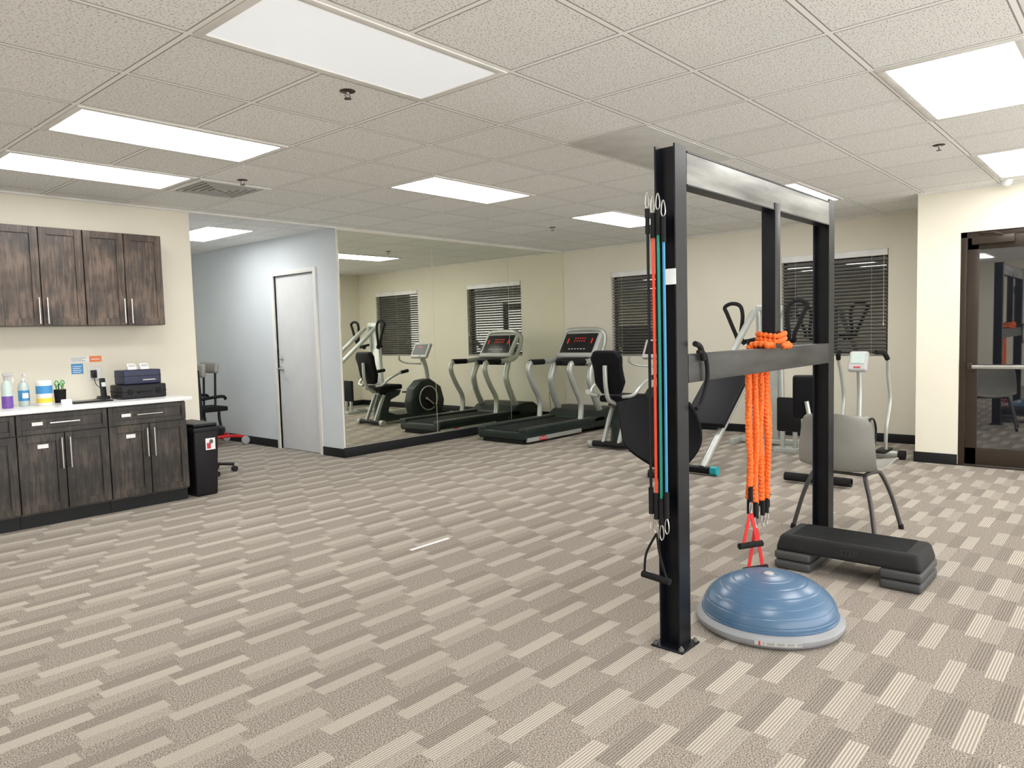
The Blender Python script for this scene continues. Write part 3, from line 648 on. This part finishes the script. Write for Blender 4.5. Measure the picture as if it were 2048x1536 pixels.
T=Matrix.Translation((-.03,0,.87))@Matrix.Rotation(math.radians(-14),4,'Y')
b=B().prism([(-.12,-.25),(.12,-.25),(.19,-.12),(.18,.05),(.20,.17),(.15,.25),(-.15,.25),(-.20,.17),(-.18,.05),(-.19,-.12)],'x',-.04,.04,m_vinyl,.03,T,seg=3); part(t,'backrest',b)
part(t,'backrest_support',B().tube([(.15,0,.50),(-.03,0,.56),(-.09,0,.72),(-.10,0,.95)],.026,m_silver))
for s in(-1,1): part(t,'seat_handle',B().tube([(.0,s*.16,.60),(.02,s*.28,.62),(.12,s*.31,.70),(.34,s*.30,.78),(.50,s*.28,.80)],.020,m_silver).cyl((.36,s*.30,.785),(.52,s*.278,.803),.026,m_blk2))
part(t,'console_mast',B().tube([(1.18,0,.60),(1.15,0,.80),(1.08,0,1.0)],.035,m_silver).tube([(1.08,-.03,.88),(.92,-.20,.90),(.82,-.26,.95),(.80,-.24,1.02)],.014,m_silver).tube([(1.08,.03,.88),(.92,.20,.90),(.82,.26,.95),(.80,.24,1.02)],.014,m_silver))
T=Matrix.Translation((1.06,0,1.09))@Matrix.Rotation(math.radians(28),4,'Y')
part(t,'console',B().box((-.03,-.19,-.13),(.03,.19,.13),m_gray,.025,3,T).box((-.035,-.15,-.08),(-.028,.15,.10),m_lcd,.002,1,T).box((-.038,-.04,.04),(-.034,.03,.055),m_led,0,1,T))
# ---------------------------------------------------------------- incline trainer
t=thing('incline_gym','silver incline sliding bench trainer with tall tower','exercise machine',(6.10,3.22,0))
sl=math.atan2(.42,.545)
def P(s,y,h): return (s*math.cos(sl)-h*math.sin(sl),y,.06+s*math.sin(sl)+h*math.cos(sl))
for s in(-1,1): part(t,'rail',B().tube([P(0,s*.15,0),P(2.35,s*.15,0)],.036,m_silver,smooth=False,seg=12),'silver slide rail')
part(t,'rail_foot',B().cyl((.0,-.26,.045),(.0,.26,.045),.035,m_blk).cyl((0,-.30,.045),(0,-.24,.045),.042,m_teal).cyl((0,.24,.045),(0,.30,.045),.042,m_teal))
b=B(); 
T=Matrix.Translation(P(.88,0,.085))@Matrix.Rotation(-sl,4,'Y')
part(t,'glide_board',b.box((-.42,-.22,-.02),(.42,.22,.025),m_vinyl,.018,3,T).box((-.40,-.20,-.04),(.40,.20,-.018),m_blk,0,1,T),'black padded sliding board')
b=B()
for s in(-1,1): b.cyl((2.0,s*.12,.05),(1.93,s*.12,1.56),.032,m_silver)
b.box((1.90,-.14,1.50),(1.97,.14,1.58),m_silver,.02).box((1.95,-.09,.08),(1.99,.09,1.50),m_silver,.01)
part(t,'tower',b)
part(t,'tower_base',B().box((1.75,-.40,.0),(2.25,-.34,.07),m_silver,.01).box((1.75,.34,.0),(2.25,.40,.07),m_silver,.01).box((1.95,-.36,.01),(2.05,.36,.07),m_silver,.01))
for s in(-1,1):
    part(t,'pull_handle',B().tube([(1.93,s*.12,1.2),(1.85,s*.30,1.17),(1.80,s*.33,1.25),(1.80,s*.43,1.48),(1.80,s*.46,1.56),(1.80,s*.38,1.60),(1.80,s*.28,1.57),(1.80,s*.25,1.45),(1.80,s*.27,1.24),(1.83,s*.24,1.14)],.022,m_blk2,seg=10),'black foam loop handle')
    part(t,'pulley',B().lathe([(.0001,-.012),(.04,-.012),(.034,0),(.04,.012),(.0001,.012)],m_blk,seg=24,T=Matrix.Translation((1.86,s*.20,1.16))@Matrix.Rotation(math.pi/2,4,'X')))
part(t,'squat_stand',B().box((1.57,-.47,.22),(1.62,-.22,.58),m_blk2,.02).box((1.575,-.43,.05),(1.615,-.39,.22),m_silver,.005).box((1.575,-.30,.05),(1.615,-.26,.22),m_silver,.005).box((1.48,-.46,.0),(1.72,-.22,.05),m_silver,.01))
# low molded exercise seat
t=thing('molded_exercise_seat','large black molded exercise seat shell on low base','exercise seat',(5.74,3.29,0),math.atan2(3.29,5.74))
def seatf(u,v):
    z=.07+.65*v
    if v<.5: k=v/.5; hw_l=-.02+.36*math.sin(k*math.pi/2); hw_r=.16+.20*math.sin(k*math.pi/2)
    else: k=(v-.5)/.5; hw_l=.34+.05*k; hw_r=.36-.10*k*k
    yl,yr=hw_l,-hw_r
    y=yl+(yr-yl)*u; q=2*u-1
    return Vector((.10*(1-q*q)-.10*(1-v),y,z-.035*q*q*v))
part(t,'seat_shell',B().surf(seatf,24,24,.03,m_vinyl))
part(t,'base',B().box((.0,-.22,0),(.14,.12,.06),m_blk,.02).cyl((.06,-.06,.05),(.04,-.06,.30),.03,m_blk))
# second recumbent cross trainer
t=thing('recumbent_cross_trainer','silver recumbent cross trainer with swinging arm handles','exercise machine',(6.20,2.08,0))
part(t,'stabilizer',B().cyl((0,-.27,.06),(0,.27,.06),.02,m_silver).cyl((0,-.27,.05),(0,-.03,.05),.036,m_blk2).cyl((0,.03,.05),(0,.27,.05),.036,m_blk2))
part(t,'stabilizer',B().cyl((1.62,-.25,.05),(1.62,.25,.05),.032,m_silver).cyl((1.62,-.29,.045),(1.62,-.23,.045),.045,m_blk2).cyl((1.62,.23,.045),(1.62,.29,.045),.045,m_blk2))
part(t,'frame',B().tube([(0,0,.07),(.3,0,.12),(.8,0,.16),(1.62,0,.07)],.035,m_silver).tube([(.30,0,.12),(.28,0,.30),(.27,0,.44)],.035,m_silver))
part(t,'seat_cushion',B().box((.08,-.17,.44),(.48,.17,.51),m_vinyl,.03,3))
T=Matrix.Translation((.06,.10,.73))@Matrix.Rotation(math.radians(20),4,'Z')@Matrix.Rotation(math.radians(-10),4,'Y')
part(t,'backrest',B().box((-.035,-.12,-.19),(.035,.12,.19),m_vinyl,.03,3,T).tube([(.2,0,.46),(.03,.05,.50),(.0,.09,.70)],.018,m_silver))
part(t,'flywheel_housing',B().prism([(.90,.14),(.89,.32),(.99,.44),(1.18,.47),(1.38,.37),(1.46,.22),(1.38,.12)],'y',-.08,.08,m_silver,.03,seg=3).tube([(1.18+.15*math.cos(a),-.10,.29+.15*math.sin(a)) for a in [k*math.pi/10 for k in range(20)]],.010,m_blk,closed=True,n=2))
part(t,'console_mast',B().tube([(1.15,0,.44),(1.16,0,.70),(1.14,0,.90)],.024,m_silver))
T=Matrix.Translation((1.12,0,.98))@Matrix.Rotation(math.radians(25),4,'Y')
part(t,'console',B().box((-.03,-.085,-.10),(.03,.085,.10),m_gray,.025,3,T).box((-.035,-.06,-.03),(-.028,.06,.075),m_clear,.002,1,T).box((-.035,-.03,-.075),(-.028,.03,-.06),m_pink,.002,1,T))
for s in(-1,1): part(t,'arm_lever',B().tube([(1.35,s*.18,.10),(1.30,s*.20,.35),(1.38,s*.21,.60),(1.30,s*.21,.85),(1.24,s*.22,1.0),(1.18,s*.20,1.06)],.017,m_silver).tube([(1.24,s*.22,1.0),(1.18,s*.20,1.06),(1.08,s*.16,1.07)],.022,m_blk2).obox((1.36,s*.16,.12),(.28,.10,.03),(0,0,0),m_blk,.01))
# ---------------------------------------------------------------- hallway objects
t=thing('wheeled_therapy_chair','black wheeled therapy chair with gray pads and red legs','wheelchair',(4.42,9.0,0))
for s in(-1,1):
    part(t,'frame_side',B().tube([(-.25,s*.22,.10),(-.22,s*.22,.5),(-.24,s*.22,.98)],.02,m_blk).tube([(-.25,s*.22,.12),(.1,s*.22,.13),(.33,s*.22,.10)],.018,m_red).tube([(-.22,s*.22,.62),(.05,s*.23,.64),(.10,s*.23,.60)],.02,m_blk2).tube([(.06,s*.2,.12),(.02,s*.2,.35),(.02,s*.2,.45)],.018,m_blk))
    for x in(-.25,.33): part(t,'wheel',B().lathe([(.0001,-.015),(.05,-.015),(.055,0),(.05,.015),(.0001,.015)],m_gray,seg=24,T=Matrix.Translation((x,s*.25,.055))@Matrix.Rotation(math.pi/2,4,'X')))
part(t,'seat',B().box((-.22,-.21,.45),(.14,.21,.51),m_blk2,.02,3))
part(t,'backrest',B().obox((-.16,0,.97),(.06,.46,.17),(0,.1,0),m_shell,.03,3),'gray padded backrest')
part(t,'backrest',B().obox((.02,0,1.0),(.05,.42,.14),(0,.1,0),m_shell,.03,3).cyl((.0,-.15,.5),(.02,-.15,.95),.014,m_blk).cyl((.0,.15,.5),(.02,.15,.95),.014,m_blk),'gray padded backrest')
t=thing('rolling_stool','black round stool on a five caster base','stool',(3.46,7.15,0))
b=B().cyl((0,0,.09),(0,0,.40),.025,m_blk)
for k in range(5):
    a=k*2*math.pi/5-.45; b.tube([(0,0,.10),(.25*math.cos(a),.25*math.sin(a),.075)],.016,m_blk,smooth=False)
    c=(.25*math.cos(a),.25*math.sin(a),.028)
    part(t,'caster',B().cyl((c[0],c[1]-.02,c[2]),(c[0],c[1]+.02,c[2]),.028,m_blk))
part(t,'base',b); part(t,'seat',B().lathe([(.0001,.40),(.17,.40),(.185,.42),(.18,.46),(.15,.475),(.0001,.475)],m_vinyl,seg=32))
# misc
solo('floor_tape',B().box((0,-.014,0),(.33,.014,.002),m_white),'white tape strip stuck on the carpet','tape',(2.93,3.45,.0005))
t=thing('power_outlet','white outlet in the mirror wall near the floor','outlet',(8.54,YM-.006,.475))
part(t,'cover_plate',B().box((-.038,-.006,-.06),(.038,0,.06),m_outl,.003).box((-.015,-.009,-.04),(.015,-.005,.04),m_white,.002))
part(t,'power_cord',B().tube([(0,-.01,-.02),(0,-.04,-.05),(.03,-.05,-.2),(.0,-.03,-.40),(.03,-.1,-.46)],.004,m_blk,seg=6))
# ---------------------------------------------------------------- world, camera
w=bpy.data.worlds.new('world'); sc.world=w; w.use_nodes=True
w.node_tree.nodes['Background'].inputs[0].default_value=(1.,.985,.95,1); w.node_tree.nodes['Background'].inputs[1].default_value=3.2  # added ambient fill, entering through the near side left without a wall
f,pi_,ro,ya=1463,0.06924,-0.02646,0.7204
F=Vector((math.cos(pi_)*math.cos(ya),math.cos(pi_)*math.sin(ya),-math.sin(pi_)))
R=Vector((math.sin(ya),-math.cos(ya),0)); Uv=R.cross(F)
R2=R*math.cos(ro)+Uv*math.sin(ro); U2=-R*math.sin(ro)+Uv*math.cos(ro)
cam=bpy.data.cameras.new('camera'); co=bpy.data.objects.new('camera',cam); COL.objects.link(co)
cam.sensor_width=36; cam.lens=f/2048*36; cam.clip_start=.05
mt=Matrix((( R2.x,U2.x,-F.x,0),(R2.y,U2.y,-F.y,0),(R2.z,U2.z,-F.z,1.333),(0,0,0,1)))
co.matrix_world=mt
sc.camera=co
